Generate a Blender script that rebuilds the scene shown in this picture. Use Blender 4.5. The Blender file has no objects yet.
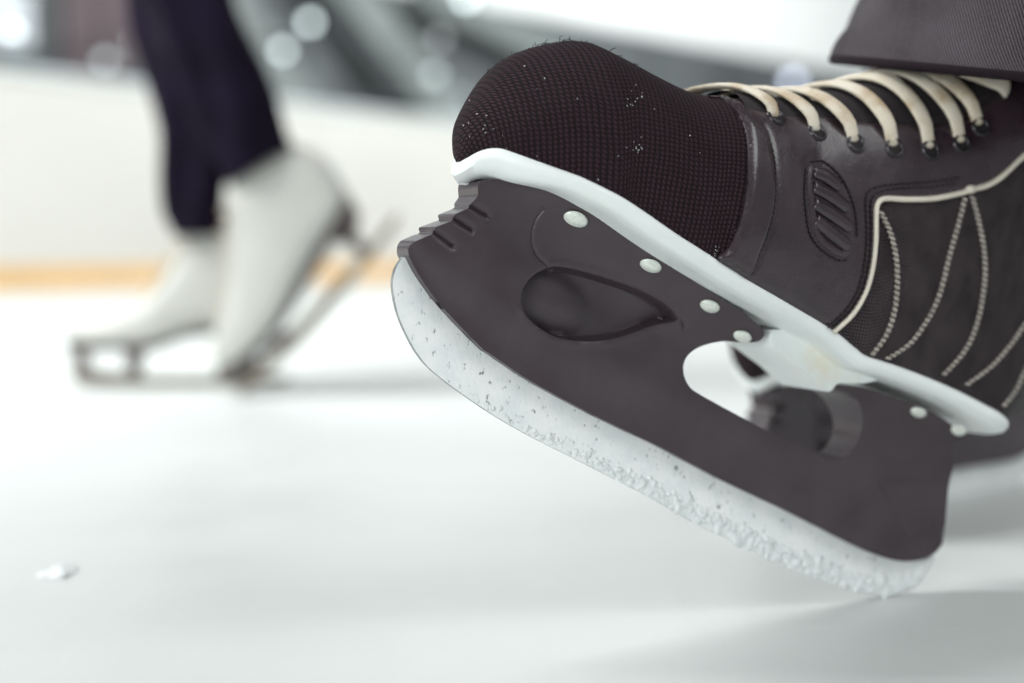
import bpy, bmesh, math, random
from mathutils import Vector, Matrix
from mathutils.bvhtree import BVHTree
from mathutils.geometry import delaunay_2d_cdt

random.seed(7)
S = bpy.context.scene
COL = S.collection
R = math.radians

# ------------------------------------------------------------------ camera
F = 50.0 / 36.0 * 1024.0
PITCH = math.atan((341.5 - 250.0) / F)
YAW = R(25)
CR = Matrix.Rotation(math.pi / 2 - PITCH, 3, 'X')

def ray(px, py):
    return CR @ Vector(((px - 512) / F, (341.5 - py) / F, -1.0))

XA = Vector((math.cos(YAW), math.sin(YAW), 0))
YA = Vector((-math.sin(YAW), math.cos(YAW), 0))
_r = ray(640, 300)
PP = Vector((_r.x / _r.y * 0.65, 0.65, 0))
_r = ray(884, 597)
_t = YA.dot(PP) / YA.dot(_r)
CAMH = -_t * _r.z
ORG = Vector((_t * _r.x, _t * _r.y, 0))           # heel contact of the big skate
CAM = Vector((0, 0, CAMH))

cd = bpy.data.cameras.new('camera')
cam = bpy.data.objects.new('camera', cd)
COL.objects.link(cam)
cam.location = CAM
cam.rotation_euler = (math.pi / 2 - PITCH, 0, 0)
cd.lens = 50; cd.sensor_width = 36
cd.clip_start = 0.02; cd.clip_end = 200
cd.dof.use_dof = True
cd.dof.focus_distance = 0.615
cd.dof.aperture_fstop = 3.0
S.camera = cam

# ------------------------------------------------------------------ light
S.view_settings.view_transform = 'Standard'
S.view_settings.look = 'None'
S.view_settings.exposure = 0.10
S.view_settings.gamma = 1.0
W = bpy.data.worlds.new('arena_air'); S.world = W
W.use_nodes = True
W.node_tree.nodes['Background'].inputs[0].default_value = (0.94, 0.97, 1.0, 1)
W.node_tree.nodes['Background'].inputs[1].default_value = 0.30

def area(name, loc, target, sx, sy, power, col=(1, 1, 1)):
    l = bpy.data.lights.new(name, 'AREA'); l.shape = 'RECTANGLE'
    l.size = sx; l.size_y = sy; l.energy = power; l.color = col
    o = bpy.data.objects.new(name, l); COL.objects.link(o)
    o.location = loc
    o.rotation_euler = (Vector(target) - Vector(loc)).to_track_quat('-Z', 'Y').to_euler()
    return o
area('rink_and_fill_light', (-2.6, 1.4, 3.0), (-1.6, 6.6, 0.9), 3.4, 2.2, 430, (0.97, 1.0, 0.99))
area('rink_and_fill_light', (1.6, 3.9, 3.2), (3.2, 8.6, 0.7), 3.0, 1.4, 175, (0.97, 1.0, 0.99))
area('rink_and_fill_light', (7.0, 9.0, 3.2), (3.4, 16.0, 6.0), 3.0, 1.5, 1400, (0.96, 1.0, 0.99))  # added lamp that brightens the white upper wall
area('rink_and_fill_light', (-1.6, -1.5, 0.62), (0.05, 0.65, 0.12), 1.8, 0.9, 34, (0.95, 1.0, 0.985))  # added low fill behind the camera, brightens the skate's near side
area('rink_and_fill_light', (1.7, -0.3, 2.4), (0.4, 0.75, 0.05), 2.2, 1.6, 36, (0.97, 1.0, 0.99))  # added soft fill on the right, for leather sheen and shaded near ice

# ------------------------------------------------------------------ helpers
def lin(c):
    return tuple(((v / 255 + 0.055) / 1.055) ** 2.4 if v > 10 else v / 255 / 12.92 for v in c)

def put(o, parent=None, **kw):
    COL.objects.link(o)
    if parent: o.parent = parent
    for k, v in kw.items(): o[k] = v
    return o

def mesh(name, verts, faces, mat, parent=None, smooth=True, uvs=None, auto=None, **kw):
    me = bpy.data.meshes.new(name)
    me.from_pydata([tuple(v) for v in verts], [], faces)
    if uvs:
        ul = me.uv_layers.new(name='UVMap')
        for lp in me.loops: ul.data[lp.index].uv = uvs[lp.vertex_index]
    me.update()
    if mat: me.materials.append(mat)
    if smooth:
        me.shade_smooth()
        if auto is not None: me.set_sharp_from_angle(angle=R(auto))
    return put(bpy.data.objects.new(name, me), parent, **kw)

def from_bm(name, bm, mat, parent=None, smooth=True, auto=None, fix=True, **kw):
    if fix: bmesh.ops.recalc_face_normals(bm, faces=bm.faces)
    me = bpy.data.meshes.new(name); bm.to_mesh(me); bm.free()
    if mat: me.materials.append(mat)
    if smooth:
        me.shade_smooth()
        if auto is not None: me.set_sharp_from_angle(angle=R(auto))
    return put(bpy.data.objects.new(name, me), parent, **kw)

def empty(name, loc, rot=(0, 0, 0), parent=None, **kw):
    o = bpy.data.objects.new(name, None); o.empty_display_size = 0.05
    o.location = loc; o.rotation_euler = rot
    return put(o, parent, **kw)

def copy_tree(o, parent=None):
    c = o.copy(); COL.objects.link(c); c.parent = parent
    for ch in list(o.children): copy_tree(ch, c)
    return c

def crom(pts, n):
    """Catmull-Rom through pts (tuples of any length), n samples per span"""
    P = [Vector(p) for p in pts]
    out = []
    for i in range(len(P) - 1):
        a = P[max(i - 1, 0)]; b = P[i]; c = P[i + 1]; d = P[min(i + 2, len(P) - 1)]
        for k in range(n):
            t = k / n
            out.append(0.5 * ((2 * b) + (c - a) * t + (2 * a - 5 * b + 4 * c - d) * t * t + (3 * b - a - 3 * c + d) * t ** 3))
    out.append(P[-1].copy())
    return out

def interp(xs, ys, x):
    if x <= xs[0]:
        return ys[0] + (x - xs[0]) * (ys[1] - ys[0]) / (xs[1] - xs[0])
    for i in range(len(xs) - 1):
        if x <= xs[i + 1]:
            return ys[i] + (x - xs[i]) * (ys[i + 1] - ys[i]) / (xs[i + 1] - xs[i])
    return ys[-1] + (x - xs[-1]) * (ys[-1] - ys[-2]) / (xs[-1] - xs[-2])

def sm(a, b, x):
    t = min(1, max(0, (x - a) / (b - a))); return t * t * (3 - 2 * t)

def resample(pts, step):
    P = [Vector(p) for p in pts]; out = [P[0].copy()]; acc = 0
    for a, b in zip(P, P[1:]):
        L = (b - a).length
        if L < 1e-9: continue
        d = step - acc
        while d <= L:
            out.append(a + (b - a) * (d / L)); d += step
        acc = L - (d - step)
    return out

def tube(bm, pts, ra, rb=None, nseg=8, ups=None, caps=True, taper=None):
    """sweep an elliptical section: ra across (perpendicular to up), rb along up"""
    rb = rb or ra; P = [Vector(p) for p in pts]; rings = []
    up = Vector((0, 0, 1))
    for i, p in enumerate(P):
        t = (P[min(i + 1, len(P) - 1)] - P[max(i - 1, 0)]).normalized()
        if ups: up = Vector(ups[i])
        u = (up - t * up.dot(t))
        if u.length < 1e-5: u = t.orthogonal()
        u.normalize(); s = t.cross(u)
        k = taper(i / max(1, len(P) - 1)) if taper else 1
        rings.append([bm.verts.new(p + s * (ra * k * math.cos(a)) + u * (rb * k * math.sin(a)))
                      for a in (2 * math.pi * j / nseg for j in range(nseg))])
        up = u
    for A, B in zip(rings, rings[1:]):
        for j in range(nseg):
            bm.faces.new((A[j], A[(j + 1) % nseg], B[(j + 1) % nseg], B[j]))
    if caps:
        bm.faces.new(rings[0][::-1]); bm.faces.new(rings[-1])

def box(bm, c, sz, rot=None):
    g = bmesh.ops.create_cube(bm, size=1)['verts']
    m = Matrix.Translation(c) @ (rot.to_4x4() if rot else Matrix()) @ Matrix.Diagonal((*sz, 1))
    bmesh.ops.transform(bm, matrix=m, verts=g)
    return g

def inside(p, poly):
    x, y = p[0], p[1]; r = False; j = len(poly) - 1
    for i in range(len(poly)):
        a, b = poly[i], poly[j]
        if (a[1] > y) != (b[1] > y) and x < (b[0] - a[0]) * (y - a[1]) / (b[1] - a[1]) + a[0]: r = not r
        j = i
    return r

def dist(p, poly, closed=True):
    best = 1e9; x, y = p[0], p[1]; n = len(poly)
    for i in range(n if closed else n - 1):
        a = poly[i]; b = poly[(i + 1) % n]
        dx, dy = b[0] - a[0], b[1] - a[1]; L = dx * dx + dy * dy
        t = 0 if L == 0 else min(1, max(0, ((x - a[0]) * dx + (y - a[1]) * dy) / L))
        best = min(best, (a[0] + t * dx - x) ** 2 + (a[1] + t * dy - y) ** 2)
    return math.sqrt(best)

def cdt(outline, holes, step, loops=(), free=()):
    """conforming triangulation of a polygon with holes, loops that stay as edges and a grid inside"""
    V = []; E = []
    def add(lp, closed=True):
        b = len(V); V.extend(Vector((p[0], p[1])) for p in lp); n = len(lp)
        E.extend((b + i, b + (i + 1) % n) for i in range(n if closed else n - 1))
    add(outline)
    for h in holes: add(h)
    for l in loops: add(l)
    for l in free: add(l, False)
    xs = [p[0] for p in outline]; ys = [p[1] for p in outline]
    y = min(ys); row = 0
    allb = [outline] + list(holes)
    samp = [p for l in list(allb) + list(loops) + list(free) for p in l]
    cell = {}
    for p in samp: cell.setdefault((int(p[0] // step), int(p[1] // step)), []).append(p)
    while y < max(ys):
        x = min(xs) + (row % 2) * step / 2
        while x < max(xs):
            ok = inside((x, y), outline) and not any(inside((x, y), h) for h in holes)
            if ok:
                cx, cy = int(x // step), int(y // step)
                for i in (-1, 0, 1):
                    for j in (-1, 0, 1):
                        for q in cell.get((cx + i, cy + j), ()):
                            if (q[0] - x) ** 2 + (q[1] - y) ** 2 < (0.5 * step) ** 2: ok = False
            if ok: V.append(Vector((x, y)))
            x += step
        y += step * 0.87; row += 1
    vo, eo, fo, *_ = delaunay_2d_cdt(V, E, [], 0, 1e-9)
    faces = []
    for f in fo:
        c = sum((Vector(vo[i]) for i in f), Vector((0, 0))) / len(f)
        if inside(c, outline) and not any(inside(c, h) for h in holes): faces.append(tuple(f))
    return [Vector(v) for v in vo], faces

# ------------------------------------------------------------------ materials
class NT:
    def __init__(s, name):
        s.m = bpy.data.materials.new(name); s.m.use_nodes = True
        s.t = s.m.node_tree; s.b = s.t.nodes['Principled BSDF']
    def n(s, typ, **kw):
        nd = s.t.nodes.new(typ)
        for k, v in kw.items():
            if k.startswith('i_'): nd.inputs[k[2:]].default_value = v
            else: setattr(nd, k, v)
        return nd
    def l(s, a, b): s.t.links.new(a, b)
    def math(s, op, a, b=None, c=None):
        nd = s.n('ShaderNodeMath', operation=op)
        for i, v in enumerate((a, b, c)):
            if v is None: continue
            if isinstance(v, (int, float)): nd.inputs[i].default_value = v
            else: s.l(v, nd.inputs[i])
        return nd.outputs[0]
    def coord(s, kind='Object', scale=(1, 1, 1), rot=(0, 0, 0)):
        tc = s.n('ShaderNodeTexCoord'); mp = s.n('ShaderNodeMapping')
        mp.inputs['Scale'].default_value = scale; mp.inputs['Rotation'].default_value = rot
        s.l(tc.outputs[kind], mp.inputs[0]); return mp.outputs[0]
    def noise(s, vec, scale, detail=4, rough=0.55):
        nd = s.n('ShaderNodeTexNoise'); nd.inputs['Scale'].default_value = scale
        nd.inputs['Detail'].default_value = detail; nd.inputs['Roughness'].default_value = rough
        s.l(vec, nd.inputs['Vector']); return nd.outputs[0]
    def ramp(s, f, stops):
        r = s.n('ShaderNodeValToRGB'); e = r.color_ramp.elements
        while len(e) < len(stops): e.new(0.5)
        for k, (p, c) in zip(e, stops):
            k.position = p; k.color = (*c, 1) if len(c) == 3 else c
        s.l(f, r.inputs[0]); return r.outputs[0]
    def bump(s, h, strength, dist):
        b = s.n('ShaderNodeBump'); b.inputs['Strength'].default_value = strength
        b.inputs['Distance'].default_value = dist
        s.l(h, b.inputs['Height']); s.l(b.outputs[0], s.b.inputs['Normal'])
    def set(s, **kw):
        names = dict(col='Base Color', rough='Roughness', metal='Metallic', spec='Specular IOR Level', coat='Coat Weight', coatr='Coat Roughness', sheen='Sheen Weight', sss='Subsurface Weight')
        for k, v in kw.items():
            i = s.b.inputs[names[k]]
            if isinstance(v, (int, float)): i.default_value = v
            elif isinstance(v, tuple): i.default_value = (*v, 1)
            else: s.l(v, i)
        return s

def simple(name, col, rough=0.5, metal=0.0, spec=0.5, var=0.15, scale=30, bump=0.0, bdist=0.001):
    t = NT(name); v = t.coord()
    f = t.noise(v, scale)
    a = tuple(c * (1 - var) for c in col); b = tuple(min(1, c * (1 + var)) for c in col)
    t.set(col=t.ramp(f, [(0.3, a), (0.7, b)]), rough=rough, metal=metal, spec=spec)
    if bump: t.bump(t.noise(v, scale * 8), bump, bdist)
    return t.m

M = {}
# smooth black plastic with a little dust
t = NT('black_plastic'); v = t.coord()
f = t.noise(v, 45, 5); g = t.noise(v, 700, 2)
sp = t.ramp(t.noise(v, 420, 1), [(0.74, (0, 0, 0)), (0.80, (1, 1, 1))])
mx = t.n('ShaderNodeMix', data_type='RGBA')
t.l(t.ramp(f, [(0.3, (0.040, 0.0255, 0.033)), (0.75, (0.060, 0.0455, 0.054))]), mx.inputs[6])
mx.inputs[7].default_value = (0.06, 0.05, 0.055, 1)
t.l(sp, mx.inputs[0])
t.set(col=mx.outputs[2], rough=t.ramp(f, [(0.3, (0.30,) * 3), (0.7, (0.42,) * 3)]), spec=0.55)
t.bump(g, 0.12, 0.0006); M['plastic'] = t.m

t = NT('black_leather'); v = t.coord()
f = t.noise(v, 60, 5); w = t.noise(v, 22, 3)
t.set(col=t.ramp(f, [(0.3, (0.022, 0.0115, 0.017)), (0.75, (0.038, 0.024, 0.031))]),
      rough=t.ramp(f, [(0.3, (0.22,) * 3), (0.7, (0.32,) * 3)]), spec=0.6, coat=0.35, coatr=0.22)
h = t.math('ADD', t.math('MULTIPLY', t.noise(v, 900, 2), 0.10), t.math('MULTIPLY', w, 1.0))
t.bump(h, 0.35, 0.004); M['leather'] = t.m

def knit(name, pu, pv, ca, cb, rough, strength, dst, off=True, lo=0.15):
    """rows of raised stitches laid out over the surface's own arc-length coordinates (metres)"""
    t = NT(name); tc = t.n('ShaderNodeTexCoord'); sx = t.n('ShaderNodeSeparateXYZ')
    nz = t.n('ShaderNodeTexNoise'); nz.inputs['Scale'].default_value = 90
    t.l(tc.outputs['UV'], nz.inputs['Vector'])
    ad = t.n('ShaderNodeVectorMath', operation='MULTIPLY_ADD'); ad.inputs[1].default_value = (0.0014,) * 3
    t.l(nz.outputs['Color'], ad.inputs[0]); t.l(tc.outputs['UV'], ad.inputs[2]); t.l(ad.outputs[0], sx.inputs[0])
    a = t.math('DIVIDE', sx.outputs[0], pu); b = t.math('DIVIDE', sx.outputs[1], pv)
    if off:
        par = t.math('MULTIPLY', t.math('MODULO', t.math('FLOOR', a), 2.0), 0.5); b = t.math('ADD', b, par)
    sa = t.math('ABSOLUTE', t.math('SINE', t.math('MULTIPLY', a, math.pi)))
    sb = t.math('ABSOLUTE', t.math('SINE', t.math('MULTIPLY', b, math.pi)))
    h = t.math('MULTIPLY', t.math('POWER', sa, 0.7), t.math('MULTIPLY_ADD', t.math('POWER', sb, 0.8), 0.75, 0.25))
    pat = t.noise(tc.outputs['UV'], 60, 4)
    hh = t.math('MULTIPLY', h, t.math('MULTIPLY_ADD', pat, 0.8, 0.6))
    t.set(col=t.ramp(hh, [(lo, ca), (0.95, cb)]), rough=rough, spec=0.2)
    t.bump(h, strength, dst)
    return t.m
M['knit'] = knit('black_knit', 0.0027, 0.0021, (0.007, 0.003, 0.005), (0.038, 0.017, 0.025), 0.75, 0.9, 0.0016)
M['net'] = knit('black_nylon_mesh', 0.0019, 0.0016, (0.008, 0.004, 0.006), (0.13, 0.105, 0.115), 0.45, 1.0, 0.0010, lo=0.50)

t = NT('ivory_white_plastic'); v = t.coord()
st = t.noise(v, 26, 4)
t.set(col=t.ramp(st, [(0.30, (0.80, 0.85, 0.84)), (0.60, (0.84, 0.88, 0.87)), (0.78, (0.80, 0.76, 0.64))]), rough=0.38, spec=0.5)
t.bump(t.noise(v, 250, 3), 0.15, 0.001); M['white'] = t.m

t = NT('frosted_steel'); v = t.coord()
pit = t.noise(t.coord(scale=(1, 1, 0.6)), 420, 3, 0.6)
big = t.noise(v, 70, 4)
pm = t.ramp(pit, [(0.27, (0.20, 0.22, 0.23)), (0.37, (0.93, 0.95, 0.95))])
mx = t.n('ShaderNodeMix', data_type='RGBA', blend_type='MULTIPLY'); mx.inputs[0].default_value = 1
t.l(pm, mx.inputs[6]); t.l(t.ramp(big, [(0.35, (0.90, 0.92, 0.93)), (0.6, (1, 1, 1))]), mx.inputs[7])
t.set(col=mx.outputs[2], rough=0.5, metal=0.1, spec=0.5)
t.bump(pit, 0.4, 0.0008); M['steel'] = t.m
M['edge'] = simple('dull_steel', (0.30, 0.32, 0.33), 0.35, 0.9, var=0.3, scale=200)
M['rivet'] = simple('bright_rivet_metal', (0.78, 0.82, 0.76), 0.32, 0.25, var=0.12, scale=400)
M['snow'] = simple('packed_snow', (0.86, 0.90, 0.90), 0.6, var=0.06, scale=300, bump=0.6)
t = NT('cream_lace'); v = t.coord()
wv = t.noise(t.coord(scale=(1, 1, 1)), 900, 2); f = t.noise(v, 60, 3)
t.set(col=t.ramp(f, [(0.30, (0.52, 0.40, 0.27)), (0.48, (0.72, 0.64, 0.52)), (0.75, (0.78, 0.73, 0.63))]), rough=0.85, spec=0.2)
t.bump(wv, 0.8, 0.0008); M['lace'] = t.m
M['piping'] = simple('cream_piping', (0.72, 0.66, 0.56), 0.5, var=0.12, scale=80)
M['thread'] = simple('grey_white_thread', (0.42, 0.38, 0.34), 0.7, var=0.45, scale=900)
M['dark_thread'] = simple('black_thread', (0.014, 0.009, 0.012), 0.6)
M['eyelet'] = simple('gunmetal', (0.05, 0.045, 0.05), 0.25, 0.8, var=0.4, scale=500)
M['hole'] = simple('hole_black', (0.008, 0.005, 0.006), 0.8)
M['felt'] = simple('black_felt', (0.016, 0.011, 0.014), 0.9, bump=0.5, scale=60)

t = NT('charcoal_denim'); tc = t.n('ShaderNodeTexCoord'); mp = t.n('ShaderNodeMapping')
mp.inputs['Rotation'].default_value = (0, 0, R(-27)); t.l(tc.outputs['UV'], mp.inputs[0])
sx = t.n('ShaderNodeSeparateXYZ'); t.l(mp.outputs[0], sx.inputs[0])
wv = t.math('ABSOLUTE', t.math('SINE', t.math('MULTIPLY', sx.outputs[0], math.pi / 0.00125)))
nz = t.noise(tc.outputs['UV'], 1100, 2); lg = t.noise(tc.outputs['UV'], 25, 4)
hh = t.math('MULTIPLY', wv, t.math('MULTIPLY_ADD', nz, 1.0, 0.45))
hh2 = t.math('MULTIPLY', hh, t.math('MULTIPLY_ADD', lg, 1.2, 0.35))
t.set(col=t.ramp(hh2, [(0.25, (0.014, 0.008, 0.012)), (0.9, (0.125, 0.110, 0.122))]), rough=0.85, spec=0.2)
t.bump(hh, 0.6, 0.0006); M['denim'] = t.m
M['navy'] = simple('navy_denim', (0.008, 0.0050, 0.014), 0.9, spec=0.1, var=0.45, scale=12, bump=0.3)

# ice: a clear glossy sheet over white, with fine skate scratches and swept patches
t = NT('rink_ice'); v = t.coord()
big = t.noise(v, 2.3, 3); mid = t.noise(v, 9, 4)
s1 = t.noise(t.coord(scale=(0.9, 14, 1), rot=(0, 0, R(52))), 3, 3)
s2 = t.noise(t.coord(scale=(12, 0.8, 1), rot=(0, 0, R(-35))), 3, 3)
sc = t.math('ADD', t.math('POWER', s1, 3.0), t.math('POWER', s2, 3.0))
t.set(col=t.ramp(big, [(0.3, (0.59, 0.615, 0.605)), (0.7, (0.68, 0.70, 0.69))]),
      rough=t.ramp(mid, [(0.3, (0.36,) * 3), (0.7, (0.50,) * 3)]), spec=0.5)
t.bump(sc, 0.12, 0.006); M['ice'] = t.m
M['board'] = simple('white_rink_board', (0.55, 0.54, 0.505), 0.35, var=0.03, scale=1.0)
M['kick'] = simple('orange_kick_strip', (0.66, 0.40, 0.15), 0.4, var=0.1, scale=3)
M['rail'] = simple('pale_blue_cap_rail', (0.62, 0.68, 0.70), 0.4, var=0.05, scale=3)
M['wallgrey'] = simple('grey_hall_wall', (0.095, 0.105, 0.11), 0.7, var=0.25, scale=0.6)
M['walldark'] = simple('mauve_grey_panel', (0.11, 0.08, 0.09), 0.7, var=0.15, scale=1)
M['beam'] = simple('pale_grey_steel', (0.17, 0.195, 0.19), 0.5, var=0.08, scale=2)
M['roof'] = simple('white_roof_sheet', (0.86, 0.88, 0.87), 0.6, var=0.03, scale=1)
M['fwhite'] = simple('white_skate_leather', (0.46, 0.46, 0.43), 0.45, var=0.05, scale=20)
M['fsole'] = simple('dark_brown_sole', (0.035, 0.022, 0.022), 0.5)
M['fblade'] = simple('grey_skate_steel', (0.22, 0.19, 0.15), 0.4, 0.4, var=0.2, scale=40)
M['fstan'] = simple('dark_steel_stanchion', (0.12, 0.10, 0.09), 0.35, 0.5)
M['cream'] = simple('tan_lace', (0.52, 0.42, 0.30), 0.8)

def glow(name, col, s):
    m = bpy.data.materials.new(name); m.use_nodes = True
    nt = m.node_tree; nt.nodes.remove(nt.nodes['Principled BSDF'])
    e = nt.nodes.new('ShaderNodeEmission'); e.inputs[0].default_value = (*col, 1); e.inputs[1].default_value = s
    nt.links.new(e.outputs[0], nt.nodes['Material Output'].inputs[0]); return m

# ------------------------------------------------------------------ setting
mesh('floor', [(-14, -4, 0), (24, -4, 0), (24, 34, 0), (-14, 34, 0)], [(0, 1, 2, 3)], M['ice'], smooth=False, kind='structure')

_a = math.atan((1540 - 512) / F)
WU = Vector((math.sin(_a), math.cos(_a), 0)); WN = Vector((-math.cos(_a), math.sin(_a), 0))
_r = ray(0, 290); _t = -CAMH / _r.z
P0 = CAM + _r * _t; P0.z = 0                         # foot of the boards at the photo's left edge
WROT = Matrix(((WU.x, WN.x, 0), (WU.y, WN.y, 0), (0, 0, 1)))

def wallbox(name, t0, t1, o0, o1, z0, z1, mat, parent=None, bev=0.0, **kw):
    bm = bmesh.new()
    c = P0 + WU * ((t0 + t1) / 2) + WN * ((o0 + o1) / 2) + Vector((0, 0, (z0 + z1) / 2))
    box(bm, c, (t1 - t0, o1 - o0, z1 - z0), WROT)
    if bev: bmesh.ops.bevel(bm, geom=bm.edges[:], offset=bev, segments=2, affect='EDGES')
    return from_bm(name, bm, mat, parent, smooth=False, **kw)

def onwall(px, py, off):
    """point where the sight line meets the vertical plane `off` metres behind the boards: along, height"""
    r = ray(px, py); q = P0 + WN * off
    t = WN.dot(q - CAM) / WN.dot(r); p = CAM + r * t
    return (p - P0).dot(WU), p.z

BT = onwall(0, 66, 0)[1]
KT = onwall(0, 268, 0)[1]
wb = wallbox('wall_back', -6, 26, 0.0, 0.10, 0, BT - 0.03, M['board'], kind='structure')
wallbox('baseboard_back', -6, 26, -0.012, 0.0, 0, KT, M['kick'], kind='structure')
wallbox('trim_1', -6, 26, -0.03, 0.13, BT - 0.03, BT, M['rail'], bev=0.008, kind='structure')
for i in range(13):
    wallbox('board_joint', -5 + i * 2.4, -4.988 + i * 2.4, -0.004, 0.0, KT, BT - 0.03, M['rail'], wb)
FO = 5.0                                             # hall wall behind the boards
_a2 = math.atan((1774 - 512) / F)
BU, BN, BROT = WU, WN, WROT
WU = Vector((math.sin(_a2), math.cos(_a2), 0)); WN = Vector((-math.cos(_a2), math.sin(_a2), 0))
WROT = Matrix(((WU.x, WN.x, 0), (WU.y, WN.y, 0), (0, 0, 1)))
RA = onwall(480, 4, FO); RB = onwall(830, 71, FO)
RZ = 0.5 * (RA[1] + RB[1])
print('RZ', RA, RB)
wf = wallbox('wall_far', -7, 60, FO, FO + 0.2, 0, RZ, M['wallgrey'], kind='structure')
wallbox('wall_upper', -7, 60, FO - 0.05, FO + 0.2, RZ, RZ + 4.5, M['roof'], kind='structure')
# wall panels (joined to the far wall)
for (pa, pb, mt) in ((62, 94, 'walldark'), (98, 128, 'walldark'), (-70, -10, 'walldark'), (300, 342, 'wallgrey'), (540, 640, 'wallgrey'), (650, 760, 'wallgrey'), (770, 900, 'wallgrey')):
    ta = onwall(pa, 60, FO)[0]; tb = onwall(pb, 60, FO)[0]
    wallbox('wall_panel', ta, tb, FO - 0.06, FO, 0.02, RZ - 0.05, M[mt], wf)

def beam(name, a, b, wid, dep, off, mat, **kw):
    """steel brace standing in the plane `off` behind the boards, between two sighted points"""
    (ta, za), (tb, zb) = onwall(*a, off), onwall(*b, off)
    A = P0 + WU * ta + WN * off + Vector((0, 0, za)); B = P0 + WU * tb + WN * off + Vector((0, 0, zb))
    d = B - A; bm = bmesh.new()
    x = d.normalized(); y = WN; z = x.cross(y).normalized()
    rot = Matrix((x, y, z)).transposed()
    e = 0.5
    box(bm, (A + B) / 2, (d.length + 2 * e, dep, wid), rot)
    bmesh.ops.bevel(bm, geom=bm.edges[:], offset=wid * 0.06, segments=1, affect='EDGES')
    return from_bm(name, bm, mat, smooth=False, **kw)

beam('roof_brace', (356, -4), (436, 100), 0.42, 0.15, FO - 0.6, M['beam'], label='pale diagonal steel brace left of the knitted toe cap', category='brace', group='diagonal braces on the hall wall')
beam('roof_brace', (222, -4), (292, 92), 0.34, 0.15, FO - 0.6, M['beam'], label='pale diagonal steel brace just right of the navy trouser legs', category='brace', group='diagonal braces on the hall wall')
beam('roof_brace', (452, 6), (548, 52), 0.30, 0.15, FO - 0.6, M['beam'], label='pale diagonal steel brace running down behind the knitted toe cap', category='brace', group='diagonal braces on the hall wall')

def lamp(px, py, off, r, col, s, label):
    t_, z = onwall(px, py, off); p = P0 + WU * t_ + WN * off + Vector((0, 0, z))
    d = (p - CAM).length * 0 + (p.y)
    rad = r * d / F
    o = empty('hall_lamp', p, label=label, category='lamp', group='small lamps in the hall behind the boards')
    bm = bmesh.new(); bmesh.ops.create_uvsphere(bm, u_segments=16, v_segments=10, radius=rad)
    from_bm('bulb', bm, glow('lamp_glow', col, s), o)
    bm = bmesh.new(); bmesh.ops.create_cone(bm, cap_ends=True, segments=14, radius1=rad * 0.7, radius2=rad * 0.5, depth=rad * 1.4)
    bmesh.ops.transform(bm, matrix=Matrix.Translation((0, 0, rad * 1.3)), verts=bm.verts)
    from_bm('socket', bm, M['eyelet'], o)
    bm = bmesh.new(); box(bm, WN * (FO - off) / 2 + Vector((0, 0, rad * 1.9)), (rad * 0.5, FO - off, rad * 0.5), WROT)
    from_bm('bracket', bm, M['eyelet'], o, smooth=False)
    return o
WH = (0.86, 1.0, 1.0)
lamp(310, 22, FO - 1.2, 5, WH, 4.50, 'bright round lamp, uppermost of the three right of the navy trousers')
lamp(283, 50, FO - 1.2, 5, WH, 3.25, 'round lamp, middle of the three right of the navy trousers')
lamp(259, 71, FO - 1.2, 5, WH, 1.60, 'dim round lamp, lowest of the three, touching the navy trouser leg')
lamp(12, 30, FO - 1.2, 5, (0.85, 0.95, 1.0), 4.5, 'bright lamp near the left edge above the boards')
lamp(105, 60, FO - 1.2, 5, WH, 1.80, 'dim lamp low above the boards left of the navy trousers')
lamp(136, 42, FO - 1.2, 4, WH, 1.70, 'dim lamp half hidden behind the left side of the navy trousers')
lamp(440, 38, FO - 1.2, 5, (0.9, 0.98, 0.98), 1.2, 'faint lamp above left of the knitted toe cap, beside the pale brace')
lamp(434, 74, FO - 1.2, 6, WH, 1.50, 'pale lamp low beside the foot of the brace left of the toe cap')
lamp(466, -2, FO - 1.2, 5, WH, 5.00, 'bright lamp at the top edge above the knitted toe cap')
lamp(793, 81, FO - 1.2, 5.5, (0.72, 0.80, 1.0), 4.2, 'bluish round lamp just left of the charcoal jeans cuff')
# light panels: glowing boxes at the bright areas of the hall wall
def panel_light(name, pa, pb, ya, yb, s, label, off=FO - 0.35):
    ta = onwall(pa, 50, off)[0]; tb = onwall(pb, 50, off)[0]
    z1 = onwall((pa + pb) / 2, ya, off)[1]; z0 = onwall((pa + pb) / 2, yb, off)[1]
    o = empty(name, P0 + WU * ((ta + tb) / 2) + WN * off + Vector((0, 0, (z0 + z1) / 2)), label=label, category='lamp')
    bm = bmesh.new(); box(bm, Vector((0, 0, 0)), (abs(tb - ta), 0.03, abs(z1 - z0)), WROT)
    from_bm('diffuser', bm, glow('panel_glow', (0.86, 0.95, 1.0), s), o, smooth=False)
    bm = bmesh.new(); box(bm, WN * 0.05, (abs(tb - ta) + 0.08, 0.06, abs(z1 - z0) + 0.08), WROT)
    from_bm('housing', bm, M['beam'], o, smooth=False)
panel_light('light_panel', -30, 30, -12, 42, 1.1, 'wide white light panel at the upper left corner')
panel_light('light_panel', 428, 468, 92, 128, 0.75, 'pale blue light panel above the boards left of the toe cap')

# ================================================================== the hockey skate
LM = Matrix.Translation(ORG) @ Matrix.Rotation(YAW, 4, 'Z')
LI = LM.inverted()
CL = LI @ CAM
LI3 = LI.to_3x3()
def lray(px, py): return LI3 @ ray(px, py)
def unp(px, py, y=0.0):
    r = lray(px, py); t = (y - CL.y) / r.y; p = CL + r * t
    return p.x, p.z
def proj(p):
    q = CR.transposed() @ ((LM @ Vector(p)) - CAM)
    return 512 + F * q.x / -q.z, 341.5 - F * q.y / -q.z

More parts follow.
